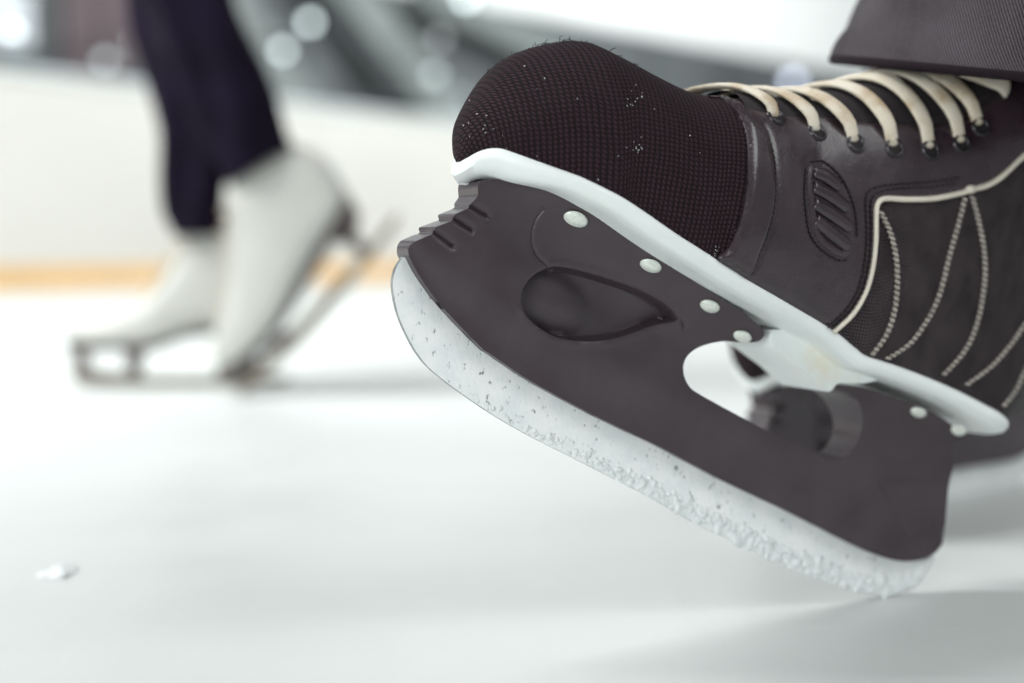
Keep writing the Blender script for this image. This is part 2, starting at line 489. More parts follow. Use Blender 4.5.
# plan of the foot: half width against distance from the toe tip
WX = [0, .002, .005, .010, .017, .026, .037, .052, .070, .090, .110, .130, .150, .180, .210, .240, .40]
WY = [0, .0085, .0140, .0205, .0270, .0330, .0385, .0430, .0460, .0470, .0460, .0435, .0405, .0375, .0365, .036, .036]
XH = unp(998, 423, -0.012)[0]
X0 = unp(459, 165, 0)[0]
HR = 0.026
def hw(X):
    d = X - X0
    if d <= 0: return 0.0
    w = interp(WX, WY, d); e = XH - X
    if e < HR: w *= math.sqrt(max(0, 1 - ((HR - e) / HR) ** 2)) if e > 0 else 0
    return w
SOLE_OUT = 0.0012
def near(px, py, extra=0.0):
    """where the sight line meets the upright wall of the foot's plan (near side)"""
    best = None
    for k in range(400):
        y = -0.056 + 0.056 * k / 399
        X, Z = unp(px, py, y)
        f = hw(X) + extra - abs(y)
        if best is None or f > best[0]: best = (f, X, Z, y)
        if f >= 0 and hw(X) > 0: return X, Z, y
    return best[1:]
top_trace = [(461, 151), (470, 147.5), (481, 146), (501, 147), (524, 155), (554, 166), (584, 177), (609, 189), (629, 200), (660, 221), (685, 238), (715, 257), (745, 276), (790, 302), (830, 326), (857, 348), (868, 356), (893, 364), (923, 375), (958, 390), (993, 408)]
st = sorted({round(n[0], 5): n[1] for n in (near(*p, SOLE_OUT) for p in top_trace)}.items())
# keep it smooth: drop points closer than 4 mm along the sole
sx_, sz_ = [], []
for X, Z in st:
    if not sx_ or X - sx_[-1] > 0.004: sx_.append(X); sz_.append(Z)
SOLEC = crom(list(zip(sx_, sz_)), 8)
SCX = [p[0] for p in SOLEC]; SCZ = [p[1] for p in SOLEC]
def ztop(X):
    X = max(X, SCX[0] - 0.004) if X < SCX[0] else X
    d = X - X0
    return interp(SCX, SCZ, X) - (0.0035 * (1 - d / 0.012) ** 2 if d < 0.012 else 0)
E1 = Vector((unp(1000, 414, -.03)[0] - unp(560, 168, -.03)[0], unp(1000, 414, -.03)[1] - unp(560, 168, -.03)[1])).normalized()
E2 = Vector((-E1.y, E1.x))
THK = 0.0070
def thk(X): return 0.0070 * (1 - sm(0.0, 0.038, X - X0))
def toSN(X, Z): return X * E1.x + Z * E1.y, X * E2.x + Z * E2.y
def fromSN(s, n): return s * E1.x + n * E2.x, s * E1.y + n * E2.y

SK = empty('ice_hockey_skate', ORG, (0, 0, YAW), label='worn black ice hockey skate with cream laces, toe raised, filling the right side', category='skate')

# ---- outsole: white slab following the plan of the foot
def plan_loop(extra, n=150):
    pts = []
    L = XH - X0
    for k in range(n + 1):
        a = k / n; X = X0 + L * (0.5 - 0.5 * math.cos(math.pi * a))
        pts.append((X, hw(X)))
    out = []
    m = len(pts)
    for i, (X, w) in enumerate(pts):     # push out along the plan normal
        A = pts[max(0, i - 1)]; B = pts[min(m - 1, i + 1)]
        tx, ty = B[0] - A[0], B[1] - A[1]; l = math.hypot(tx, ty) or 1
        nx, ny = -ty / l, tx / l
        if i == 0: nx, ny = -1, 0
        if i == m - 1: nx, ny = 1, 0
        out.append((X + nx * extra, max(0, w + ny * extra) if 0 < i < m - 1 else 0))
    return out
rings = [(SOLE_OUT - 0.010, 0.0), (SOLE_OUT - 0.0012, 0.0), (SOLE_OUT, 0.0012), (SOLE_OUT + 0.0004, THK * 0.45), (SOLE_OUT - 0.0006, THK * 0.78), (SOLE_OUT - 0.003, THK), (SOLE_OUT - 0.012, THK + 0.0002)]
verts = []; faces = []; RL = []
for ex, dn in rings:
    lp = plan_loop(ex); row = []; kk = max(0, dn / THK) ** 2
    for X, w in lp:
        zt = ztop(X)
        dn2 = dn * (1 + thk(X) / THK); ins = 1.1 * thk(X) * kk
        X += ins * (1 - sm(0, .03, X - X0)); w = max(0, w - ins * .8) if w else w
        x_, z_ = X - E2.x * dn2, zt - E2.y * dn2
        row.append((x_, z_, w))
    RL.append(row)
n = len(RL[0])
idx = {}
for r, row in enumerate(RL):
    for i, (x_, z_, w) in enumerate(row):
        idx[(r, i, -1)] = len(verts); verts.append((x_, -w, z_))
        if 0 < i < n - 1: idx[(r, i, 1)] = len(verts); verts.append((x_, w, z_))
        else: idx[(r, i, 1)] = idx[(r, i, -1)]
for r in range(len(RL) - 1):
    for i in range(n - 1):
        for s in (-1, 1):
            q = [idx[(r, i, s)], idx[(r, i + 1, s)], idx[(r + 1, i + 1, s)], idx[(r + 1, i, s)]]
            q = list(dict.fromkeys(q))
            if len(q) > 2: faces.append(q if s > 0 else q[::-1])
for r in (0, len(RL) - 1):
    for i in range(n - 1):
        q = list(dict.fromkeys([idx[(r, i, -1)], idx[(r, i + 1, -1)], idx[(r, i + 1, 1)], idx[(r, i, 1)]]))
        if len(q) > 2: faces.append(q if r == 0 else q[::-1])
bm = bmesh.new()
vv = [bm.verts.new(p) for p in verts]
for f in faces:
    try: bm.faces.new([vv[i] for i in f])
    except ValueError: pass
bmesh.ops.remove_doubles(bm, verts=bm.verts, dist=1e-6)
from_bm('outsole', bm, M['white'], SK, auto=50)

def zbot(X): q = THK + thk(X); return ztop(X + E2.x * q) - E2.y * q

# ---- boot upper: fan of sections between the welt line and the top line
T_img = [(456, 160), (457, 127), (470, 100), (489, 73), (512, 55), (543, 45), (573, 43), (603, 56), (640, 76), (675, 92), (708, 97), (745, 100), (785, 101), (830, 94), (872, 84), (915, 72), (968, 43), (1030, -30), (1095, -90), (1140, -60), (1146, 60), (1125, 170), (1085, 285), (1035, 385), (1010, 420)]
Bx = [X0 + .0006, X0 + .004, X0 + .010, X0 + .018, X0 + .028, X0 + .040, X0 + .054]
for p in ((635, 204), (668, 226), (700, 247), (722, 262), (762, 286), (800, 308), (840, 334), (872, 357), (905, 368), (938, 382), (965, 394)):
    Bx.append(near(*p)[0])
Bx += [XH - .030, XH - .020, XH - .012, XH - .007, XH - .0035, XH - .0015, XH - .0003]
kn = []
for i, (tp, bx) in enumerate(zip(T_img, Bx)):
    X, Z = unp(*tp, 0); kn.append((bx, X, Z))
NU = 8
cur = crom(kn, NU)
NTH = 72
def sec(u):
    i = min(int(u * NU), len(cur) - 2); f = u * NU - i
    c = cur[i] * (1 - f) + cur[i + 1] * f
    return c
UMAX = len(kn) - 1
def PEXP(u): return interp([0, 3, 6, 9, 10.5, 12, 15, 24], [2.0, 2.3, 2.5, 2.5, 2.4, 2.3, 2.5, 2.4], u)
def bpt(u, th):
    """point on the boot; th 0 = near welt, pi/2 = top line, pi = far welt"""
    c = sec(u); bx, tx, tz = c; bz = ztop(bx) - 0.0025
    w = hw(bx)
    if u > 17: w = max(w, 0) * 1.0 + 0.0
    p = PEXP(u); co, si = math.cos(th), math.sin(th)
    y = -w * math.copysign(abs(co) ** (2 / p), co)
    k = abs(si) ** (2 / p)
    bul = 1 + 0.05 * math.sin(math.pi * min(1, k)) * sm(0, 4, u)
    return Vector((bx + (tx - bx) * k, y * bul, bz + (tz - bz) * k))
def bnorm(u, th):
    e = 0.02; a = bpt(min(UMAX, u + e), th) - bpt(max(0, u - e), th)
    th = min(math.pi - .03, max(.03, th)); b = bpt(u, th + e) - bpt(u, th - e)
    nrm = b.cross(a)
    nrm = nrm.normalized() if nrm.length > 1e-12 else Vector((0, -1, 0))
    c = sec(u); mid = Vector((0.5 * (c[0] + c[1]), 0, 0.5 * (ztop(c[0]) + c[2])))
    return nrm if nrm.dot(bpt(u, th) - mid) > 0 else -nrm

def boot_mesh(u0, u1, off, name, mat, step=0.125, **kw):
    us = []; u = u0
    while u < u1 - 1e-6: us.append(u); u += step
    us.append(u1); V = []; UV = []; Fc = []
    mid = 0; prev = None
    for u in us:
        m_ = bpt(u, 0.9)
        if prev is not None: mid += (m_ - prev).length
        prev = m_; arc = 0; pv = None
        for j in range(NTH + 1):
            th = math.pi * j / NTH; p = bpt(u, th) + bnorm(u, th) * off
            if pv is not None: arc += (p - pv).length
            pv = p; V.append(p); UV.append((mid, arc))
    n_ = NTH + 1
    for i in range(len(us) - 1):
        for j in range(NTH):
            a = i * n_ + j; Fc.append((a, a + n_, a + n_ + 1, a + 1))
    if u0 == 0: Fc.append(tuple(range(NTH + 1)))
    return V, Fc, UV
UC = 10.05
V, Fc, UV = boot_mesh(0, UC + 0.15, 0.0, '', None)
mesh('toe_cap', V, Fc, M['knit'], SK, uvs=UV)
V2, F2, UV2 = boot_mesh(UC, UMAX, 0.0, '', None)
mesh('side_panel', V2, F2, M['net'], SK, uvs=UV2)
bvh = BVHTree.FromPolygons([tuple(v) for v in V + V2], Fc + [tuple(i + len(V) for i in f) for f in F2])
def hit(px, py):
    d = lray(px, py).normalized(); loc, nr, i, ds = bvh.ray_cast(CL, d)
    if loc is None:
        loc, nr, i, ds = bvh.find_nearest(CL + d * 0.68)
    if nr.dot(d) > 0: nr = -nr
    return loc, nr
def mirror(o, **kw):
    """the same piece on the boot's other side"""
    me = o.data.copy(); me.transform(Matrix.Diagonal((1, -1, 1, 1))); me.flip_normals()
    c = o.copy(); c.data = me; COL.objects.link(c); c.parent = o.parent
    for ch in o.children:
        d = mirror(ch); d.parent = c
    return c

def patch(name, outline, mat, off, rim, parent, step=3.0, relief=None, holes=(), loops=()):
    """a sheet cut to the outline, laid on the boot: sheet `off` above it, its edge turned down by `rim`"""
    ol = resample(list(outline) + [outline[0]], step)[:-1]
    vo, fo = cdt(ol, holes, step, loops)
    bm = bmesh.new(); vs = []; us = bm.loops.layers.uv.new('UVMap')
    for p in vo:
        loc, nr = hit(p.x, p.y)
        d = dist(p, ol); k = off * (1 - 0.55 * (1 - sm(0, 4.5, d)))
        if relief: k += relief(p)
        vs.append(bm.verts.new(loc + nr * k))
    for f in fo:
        try: bm.faces.new([vs[i] for i in f])
        except ValueError: pass
    be = [e for e in bm.edges if len(e.link_faces) == 1]
    # normals towards the camera
    bm.normal_update()
    fl = [f for f in bm.faces if f.normal.dot(CL - f.calc_center_median()) < 0]
    bmesh.ops.reverse_faces(bm, faces=fl)
    ext = bmesh.ops.extrude_edge_only(bm, edges=be)
    for v_ in [g for g in ext['geom'] if isinstance(g, bmesh.types.BMVert)]:
        l, nr, i, ds = bvh.find_nearest(v_.co)
        v_.co = v_.co + (l - v_.co) * 1.0 - (nr if nr.dot(v_.co - Vector((v_.co.x, 0, v_.co.z))) > 0 else -nr) * rim
    return from_bm(name, bm, mat, parent, auto=65, fix=True)

def cord(name, px, rad, mat, parent, off=None, n=8, flat=1.0):
    pts = crom(px, n); pts = resample(pts, 3.0)
    off = rad if off is None else off
    P = []; U = []
    for p in pts:
        l, nr = hit(p[0], p[1]); P.append(l + nr * off); U.append(nr)
    bm = bmesh.new(); tube(bm, P, rad, rad * flat, 8, U)
    return from_bm(name, bm, mat, parent)

def stitches(name, lines, length, gap, rad, mat, parent, off=0.0013, zig=0.0):
    bm = bmesh.new(); k = 0
    for px in lines:
        pts = crom(px, 10); pts = resample(pts, 0.5)
        i = 0; L = max(2, int(length / 0.5)); G = int(gap / 0.5)
        while i + L < len(pts):
            P = []; U = []
            for q in (0, 0.25, 0.5, 0.75, 1.0):
                p = pts[i + int(q * L)]; l, nr = hit(p[0] + zig * (q - .5), p[1] + zig * (.5 - q) * (1 if zig else 0))
                P.append(l + nr * (off + rad * (0.6 if q not in (0, 1.0) else -0.4))); U.append(nr)
            tube(bm, P, rad, rad, 5, U); i += L + G; k += 1
    return from_bm(name, bm, mat, parent, kind='stuff')

# ---- leather quarter with its vent patch
border = [(708, 97.5), (718, 98), (730, 106), (741, 122), (746, 140), (747, 160), (746, 185), (742, 210), (735, 232), (727, 248), (717, 259)]
bottom_edge = [(745, 279), (790, 305), (833, 331)]
pipe_px = [(832, 331), (850, 314), (863, 292), (870, 268), (873, 242), (873.5, 217), (875, 205), (882, 199.5), (905, 200), (932, 199), (957, 194), (970, 190), (985, 186), (1000, 177), (1018, 160), (1040, 141), (1075, 112), (1100, 92)]
top_edge = [(1108, 30), (1070, 40), (1030, 62), (1008, 84), (990, 102), (965, 120), (930, 127), (893, 125), (853, 121), (813, 112), (778, 105), (748, 101)]
pd = crom(pipe_px, 8)
quarter_ol = [tuple(p) for p in crom(border, 4)] + bottom_edge + [tuple(p) for p in pd[2:]] + [tuple(p) for p in crom(top_edge, 4)]
vent_ol = [tuple(p) for p in crom([(805.5, 167), (818, 167), (832, 178), (843, 195), (849.5, 217), (851, 240), (846, 255), (836, 256), (820, 246), (810, 231), (806.5, 210), (804, 185), (805.5, 167)], 4)][:-1]
seam_v = crom([(762, 128), (767, 138), (772, 160), (775, 185), (774, 208), (768, 232), (759, 254), (749, 273)], 6)
def q_relief(p):
    k = 0.0
    if inside(p, vent_ol):
        k -= 0.0012 * sm(0, 5, dist(p, vent_ol))
    k += 0.0006 * (1 - sm(0, 3, dist(p, seam_v, False)) * 1.0) * -1
    return k
quarter = patch('leather_quarter', quarter_ol, M['leather'], 0.0018, 0.0004, SK, 2.6, q_relief, loops=[resample(vent_ol + vent_ol[:1], 2.2)[:-1]])
strip_ol = [tuple(p) for p in crom([(716, 93), (730, 101), (743, 114), (752, 124), (764, 131), (770, 150), (774, 180), (773, 206), (767, 231), (758, 255), (748, 276), (732, 267), (717, 258), (727, 248), (735, 232), (742, 210), (746, 185), (747, 160), (746, 140), (741, 122), (730, 106)], 4)]
strip = patch('toe_strip', strip_ol, M['leather'], 0.0031, 0.0002, SK, 2.4)
vent = patch('vent_patch', vent_ol, M['leather'], 0.0022, 0.0, SK, 1.6,
             lambda p: 0.0009 * (1 - sm(0.0, 4.5, dist(p, vent_ol))) - 0.0008 * sm(4, 8, dist(p, vent_ol)))
for a, b, c in (((811, 173), (824, 178), (837, 188)), ((811, 188), (829, 197), (845, 209)), ((811.5, 204), (831, 216), (848, 228)), ((813, 220), (830, 234), (846, 247))):
    pts = crom([a, b, c], 8); P = []; U = []
    for p in pts: l, nr = hit(*p); P.append(l + nr * 0.0016); U.append(nr)
    bm = bmesh.new(); tube(bm, P, 0.0035, 0.0020, 12, U, taper=lambda k: 0.72 + 0.28 * math.sin(math.pi * min(1, max(0, 0.12 + 0.76 * k))))
    from_bm('vent_rib', bm, M['leather'], vent)
piping = cord('piping', pipe_px, 0.00135, M['piping'], SK, off=0.0016)
l_, n_ = hit(968, 190)
bm = bmesh.new(); bmesh.ops.create_uvsphere(bm, u_segments=14, v_segments=8, radius=0.0021)
bmesh.ops.transform(bm, matrix=Matrix.Translation(l_ + n_ * 0.002) @ Matrix.Diagonal((1.5, 0.8, 1, 1)), verts=bm.verts)
from_bm('piping_knot', bm, M['piping'], SK)
dark_lines = [[(754, 146), (757, 165), (757, 185), (754, 208), (748, 230), (738, 252)], [(765, 140), (770, 158), (772, 180), (771, 206), (765, 232), (757, 252), (747, 271)],
              [(825, 327), (843, 310), (856, 288), (862, 262), (864, 235), (863, 205), (866, 192), (880, 186.5), (905, 184), (932, 182), (958, 178)],
              [(829, 328.5), (847, 311), (860, 289), (866.5, 262), (868.5, 235), (868, 206), (872, 195.5), (884, 190.5), (905, 188.5), (932, 187), (956, 183)],
              [(803, 170), (801.5, 190), (803, 212), (807, 234), (818, 249), (836, 260), (848, 258)], [(808, 163), (820, 163), (836, 176), (847, 195), (853, 217), (854, 240)]]
stitches('seam_stitching', dark_lines, 4.2, 1.6, 0.0005, M['dark_thread'], SK, off=0.0021)
light_lines = [[(878, 211), (888, 232), (894, 258), (895, 285), (892, 312), (884, 335), (868, 357)],
               [(963, 197), (956, 225), (947, 257), (938, 292), (928, 315), (908, 343), (881, 361)],
               [(970, 196), (979, 232), (983, 267), (980, 300), (972, 332), (960, 354), (939, 377)],
               [(1040, 300), (1024, 322), (1008, 345), (988, 367), (961, 387)], [(1036, 345), (1024, 367), (1014, 389), (1000, 407)]]
stitches('cream_stitching', light_lines, 5.2, 0.6, 0.00058, M['thread'], SK, off=0.0006, zig=1.6)
stitches('cream_stitching', [[(p[0] + 2.2, p[1] + .6) for p in l] for l in light_lines], 5.2, 0.6, 0.00058, M['thread'], SK, off=0.0006, zig=1.6)
for o in (quarter, strip, vent, piping): mirror(o)

# ---- eyelets and laces
eye_px = [(774, 120), (815, 134), (853.5, 145), (892, 149), (928, 151), (959, 145), (978, 128)]
def eyelet(px, py, rad=0.0052):
    l, nr = hit(px, py)
    up = Vector((0, 0, 1)); q = nr.to_track_quat('Z', 'Y').to_matrix().to_4x4()
    o = []
    bm = bmesh.new()
    ringv = []
    for i in range(20):
        a = 2 * math.pi * i / 20; rr = []
        for r_, z_ in ((rad, 0.0), (rad * 0.93, 0.0009), (rad * 0.78, 0.0012), (rad * 0.66, 0.0007), (rad * 0.62, -0.0006)):
            rr.append(bm.verts.new((math.cos(a) * r_, math.sin(a) * r_, z_)))
        ringv.append(rr)
    for i in range(20):
        A, B = ringv[i], ringv[(i + 1) % 20]
        for j in range(4): bm.faces.new((A[j], B[j], B[j + 1], A[j + 1]))
    bmesh.ops.transform(bm, matrix=Matrix.Translation(l + nr * 0.0019) @ q, verts=bm.verts)
    e = from_bm('eyelet', bm, M['eyelet'], SK)
    bm = bmesh.new(); bmesh.ops.create_circle(bm, cap_ends=True, segments=20, radius=rad * 0.66)
    bmesh.ops.transform(bm, matrix=Matrix.Translation(l + nr * 0.0021) @ q, verts=bm.verts)
    from_bm('eyelet_hole', bm, M['hole'], e)
    return e
for p in eye_px: mirror(eyelet(*p))

def uth(loc):
    """surface parameters of a point on the near side"""
    best = (1e9, 0, 0)
    for i in range(100, 180):
        u = i / 10
        for j in range(2, 30):
            th = math.pi / 2 * j / 30; d = (bpt(u, th) - loc).length_squared
            if d < best[0]: best = (d, u, th)
    bu, bt = best[1], best[2]
    for k in range(3):
        s_ = 0.05 / (3 ** k)
        for du in (-1, 0, 1):
            for dt in (-1, 0, 1):
                d = (bpt(bu + du * s_, bt + dt * s_) - loc).length_squared
                if d < best[0]: best = (d, bu + du * s_, bt + dt * s_)
        bu, bt = best[1], best[2]
    return bu, bt
eu = [uth(hit(*p)[0]) for p in eye_px]

# tongue under the laces
Vt, Ft = [], []
us = [10.25 + 0.15 * i for i in range(46)]
ths = [math.pi * (0.30 + 0.40 * j / 24) for j in range(25)]
for u in us:
    for j, th in enumerate(ths):
        e = math.sin(math.pi * j / 24)
        Vt.append(bpt(u, th) + bnorm(u, th) * (0.0006 + 0.0026 * e ** 0.6))
for i in range(len(us) - 1):
    for j in range(24):
        a = i * 25 + j; Ft.append((a, a + 25, a + 26, a + 1))
mesh('tongue', Vt, Ft, M['felt'], SK)

def lace(u0, t0, u1, t1, h, wid=0.0046, thk=0.0015, dip0=True, dip1=True, lift=0.0, bow=0.0):
    P, U = [], []; n = 26
    for k in range(n + 1):
        a = k / n; u = u0 + (u1 - u0) * a + bow * math.sin(math.pi * a); th = t0 + (t1 - t0) * a
        nr = bnorm(u, th)
        o = h + lift * math.sin(math.pi * a)
        if dip0: o = o * sm(-0.02, 0.10, a) + 0.0006 * (1 - sm(-0.02, .1, a))
        if dip1: o = o * sm(-0.02, 0.10, 1 - a) + 0.0006 * (1 - sm(-0.02, .1, 1 - a))
        P.append(bpt(u, th) + nr * o); U.append(nr)
    bm = bmesh.new()
    tube(bm, P, wid, thk, 12, U, taper=lambda k: 0.80 + 0.20 * sm(0, .15, k) * sm(0, .15, 1 - k))
    return from_bm('lace', bm, M['lace'], SK)
PI = math.pi
lace(eu[0][0] - 0.25, eu[0][1] + .35, eu[0][0] - 0.45, PI - eu[0][1] - .1, 0.0034, wid=0.0032, lift=0.0005)
for i in range(7):
    u, th = eu[i]
    lace(u, th + 0.01, u - (1.5 + 0.22 * i), PI - th + 0.02, 0.0048, lift=0.0006)
    if i < 6:                                        # the strand that comes up from under the quarter
        un, tn = eu[i + 1]
        lace(un - 0.55, tn + 0.42, u + 0.15, PI - th - 0.42, 0.0036, wid=0.0034, lift=0.0006)
def lace_on(px, wid, offs):
    pts = resample(crom(px, 8), 3.0); P = []; U = []
    for k, p in enumerate(pts):
        if bvh.ray_cast(CL, lray(p[0], p[1]).normalized())[0] is None: break
        l, nr = hit(p[0], p[1]); P.append(l + nr * (offs * sm(-.1, .12, k / len(pts)))); U.append(nr)
    bm = bmesh.new(); tube(bm, P, wid, 0.0015, 12, U)
    return from_bm('lace', bm, M['lace'], SK)
lace_on([(1004, 92), (985, 86), (958, 79), (930, 74), (905, 72)], 0.0050, 0.0065)

# ---- blade holder
hb_px = [(409, 256), (411, 260), (417, 272), (434, 297), (459, 325), (484, 350), (489, 353), (524, 377), (559, 397), (599, 418), (639, 437), (662, 448), (724, 481), (786, 510), (848, 542), (882, 557), (906, 561.5), (927, 558), (938, 550), (943, 543)]
hr_px = [(944, 517), (946, 488), (950, 467), (957, 446)]
rear_top = [(957, 446), (972, 439), (955, 424), (928, 408), (893, 396), (863, 387), (836, 386)]
gap_r = [(836, 386), (836, 389), (853, 394), (859, 404), (860.5, 420), (857, 436), (849, 450), (841, 457), (828, 459.5), (807, 450), (774, 435), (747, 421), (699, 395), (686, 385), (680.5, 370), (683, 358), (692, 350), (705, 344), (722, 341), (742, 342.5), (757, 342), (764, 339), (767, 334), (765, 327.5)]
front_top = [(765, 327.5), (750, 316), (727, 301), (690, 278), (660, 251), (640, 237), (616, 220), (591, 206), (564, 193), (540, 184.5), (519, 180.5), (500, 179), (488, 179.5), (480, 181.5)]
front_px = [(480, 181.5), (477, 187), (477, 196), (471, 203), (469, 208), (454, 214), (453, 220), (434, 227), (433, 233), (414, 241), (409, 246), (408, 251), (409, 256)]

def und(px, py):
    """sight line meets the underside of the sole"""
    prev = None
    for k in range(600):
        y = -0.056 + 0.075 * k / 599; X, Z = unp(px, py, y)
        f = Z - zbot(X)
        if prev is not None and (f >= 0) != (prev >= 0): return X, Z, y
        prev = f
    X, Z = unp(px, py, -0.02); return X, Z, -0.02
tws = []
for p in front_top[:-3] + rear_top[2:-1]:
    X, Z, y = und(*p); tws.append((X - X0, min(0.034, max(0.008, -y))))
DBG = [(round(a * 100, 1), round(b * 1000, 1)) for a, b in tws]
# half width of the mounting flange along the sole
TWX = [-.02, .0, .02, .04, .08, .14, .17, .20, .24, .30]
TWY = [.009, .010, .0165, .021, .0235, .0235, .0215, .0225, .0235, .022]
def tw(X): return interp(TWX, TWY, X - X0)
def hxz(px, py, t):
    return unp(px, py, -t)
TB = 0.0068
HBOT = [hxz(*p, TB) for p in hb_px]
bsn = sorted(toSN(*p) for p in HBOT)
BSX = [a for a, b in bsn]; BSN = [b for a, b in bsn]
def flange(px, py):
    t_ = 0.02
    for _ in range(6):
        X, Z = hxz(px, py, t_); t_ = tw(X)
    return X, Z
def hcoord(X, Z):
    s, n_ = toSN(X, Z); lo = interp(BSX, BSN, s)
    hi = toSN(X, zbot(X))[1]
    return min(1.0, max(0.0, (n_ - lo) / max(0.004, hi - lo)))
FR = [flange(*p) for p in front_top]; RT = [flange(*p) for p in rear_top]
outline = []
outline += [hxz(*p, TB) for p in crom(hb_px, 2)]
outline += [hxz(p[0], p[1], 0.0085) for p in hr_px[:-1]]
outline += [tuple(p) for p in crom(RT, 3)][1:]
gp = []
for k, p in enumerate(gap_r):
    ht = {0: .022, 1: .022, 2: .019, 3: .014, 4: .0105, 5: .0085}.get(k)
    if ht is None:
        j = len(gap_r) - 1 - k
        ht = {0: .0225, 1: .021, 2: .019, 3: .0165, 4: .013, 5: .011, 6: .0098, 7: .009}.get(j, .0078)
    gp.append(hxz(*p, ht))
outline += [tuple(p) for p in crom(gp, 3)][1:-1]
outline += [tuple(p) for p in crom(FR, 3)]
fo_ = [hxz(p[0], p[1], tt) for p, tt in zip(front_px[1:-1], (.010, .0095, .009, .009, .0085, .0085, .008, .008, .0075, .0072, .007))]
outline += fo_
outline = [tuple(p) for p in resample(outline + [outline[0]], 0.0010)][:-1]
pock_px = [(520, 300), (523, 287), (533, 275), (546, 268), (559, 266.5), (584, 272), (609, 280), (634, 289), (656, 301), (670, 312), (674, 320), (664, 322.5), (650, 326), (632, 333), (612, 339), (589, 341.5), (560, 338.5), (539, 328), (525, 314), (520, 300)]
pock = [hxz(*p, 0.0095) for p in [tuple(q) for q in crom(pock_px, 5)][:-1]]
pc = Vector((sum(p[0] for p in pock) / len(pock), sum(p[1] for p in pock) / len(pock)))
def shrink(k): return [tuple(pc + (Vector(p) - pc) * k) for p in pock]
cr1 = [hxz(*p, 0.0095) for p in [tuple(q) for q in crom([(538, 210), (532, 222), (530.5, 240), (536, 255), (546, 265)], 6)]]
cr2 = [hxz(*p, 0.0095) for p in [tuple(q) for q in crom([(640, 289), (658, 299), (672, 311), (682, 327)], 6)]]
dome_c = Vector(hxz(561, 303, 0.0095)); 
def offs(pl, d):
    out = []
    for i, p in enumerate(pl):
        a = Vector(pl[max(0, i - 1)]); b = Vector(pl[min(len(pl) - 1, i + 1)]); t_ = (b - a).normalized()
        out.append(tuple(Vector(p) + Vector((-t_.y, t_.x)) * d))
    return out
notch = [[hxz(*p, 0.008) for p in l] for l in ([(467, 205), (476, 210), (486, 216)], [(450, 217), (460, 223), (472, 231)], [(430, 230), (440, 237), (453, 247)])]
rear_rel = [hxz(*p, 0.0085) for p in ((872, 478), (900, 477), (940, 480), (937, 540), (912, 538), (893, 512))]
def thick(X, Z):
    h = hcoord(X, Z); T = tw(X); b = TB + 0.0030 * sm(0.05, 0.35, h)
    t_ = b + (T - b) * (0.04 * sm(.3, .7, h) + 0.96 * max(0, (h - 0.60) / 0.40) ** 1.9)
    s0 = X - X0
    p = (X, Z)
    if abs(X - pc.x) < 0.06 and abs(Z - pc.y) < 0.05:
        d = dist(p, pock)
        if inside(p, pock):
            e = (p[0] - dome_c.x), (p[1] - dome_c.y)
            q = ((e[0] * E1.x + e[1] * E1.y) / 0.021) ** 2 + ((e[0] * E2.x + e[1] * E2.y) / 0.0135) ** 2
            dome = 0.0042 * max(0, 1 - q) ** 1.5
            t_ -= 0.0072 * sm(0, 0.0017, d) - dome
        else:
            t_ += 0.0006 * math.exp(-((d - 0.0012) / 0.0009) ** 2)
        for l in (cr1, cr2):
            t_ -= 0.0008 * math.exp(-(dist(p, l, False) / 0.0006) ** 2)
    for l in notch:
        if abs(X - l[1][0]) < 0.02:
            t_ -= 0.0022 * math.exp(-(dist(p, l, False) / 0.0010) ** 2)
    if X > rear_rel[0][0] - 0.01:
        if inside(p, rear_rel): t_ -= 0.0012 * sm(0, 0.002, dist(p, rear_rel))
    return max(0.002, t_)
free = []
for l in (cr1, cr2, *notch):
    l2 = [tuple(p) for p in resample(l, 0.0008)]
    free += [l2, offs(l2, 0.0008), offs(l2, -0.0008)]
loops_ = [resample(shrink(k) + shrink(k)[:1], 0.0011)[:-1] for k in (1.0, 0.965, 0.92, 0.86)]
vo, fo = cdt(outline, [], 0.0017, loops_, free)
nb = len(outline)
bm = bmesh.new(); A = []; B = []
for p in vo:
    t_ = thick(p.x, p.y); A.append(bm.verts.new((p.x, -t_, p.y))); B.append(bm.verts.new((p.x, t_, p.y)))
for f in fo:
    try:
        bm.faces.new([A[i] for i in f]); bm.faces.new([B[i] for i in reversed(f)])
    except ValueError: pass
bm.edges.index_update()
amap = {a: b for a, b in zip(A, B)}
be = [e for e in bm.edges if len(e.link_faces) == 1 and e.verts[0] in amap and e.verts[1] in amap]
NR = 6
rimc = {}
def rimv(a):
    if a not in rimc:
        b = amap[a]; row = [a]
        for k in range(1, NR):
            row.append(bm.verts.new(a.co.lerp(b.co, k / NR)))
        row.append(b); rimc[a] = row
    return rimc[a]
for e in be:
    r1, r2 = rimv(e.verts[0]), rimv(e.verts[1])
    for k in range(NR):
        try: bm.faces.new((r1[k], r2[k], r2[k + 1], r1[k + 1]))
        except ValueError: pass
from_bm('blade_holder', bm, M['plastic'], SK, auto=42)

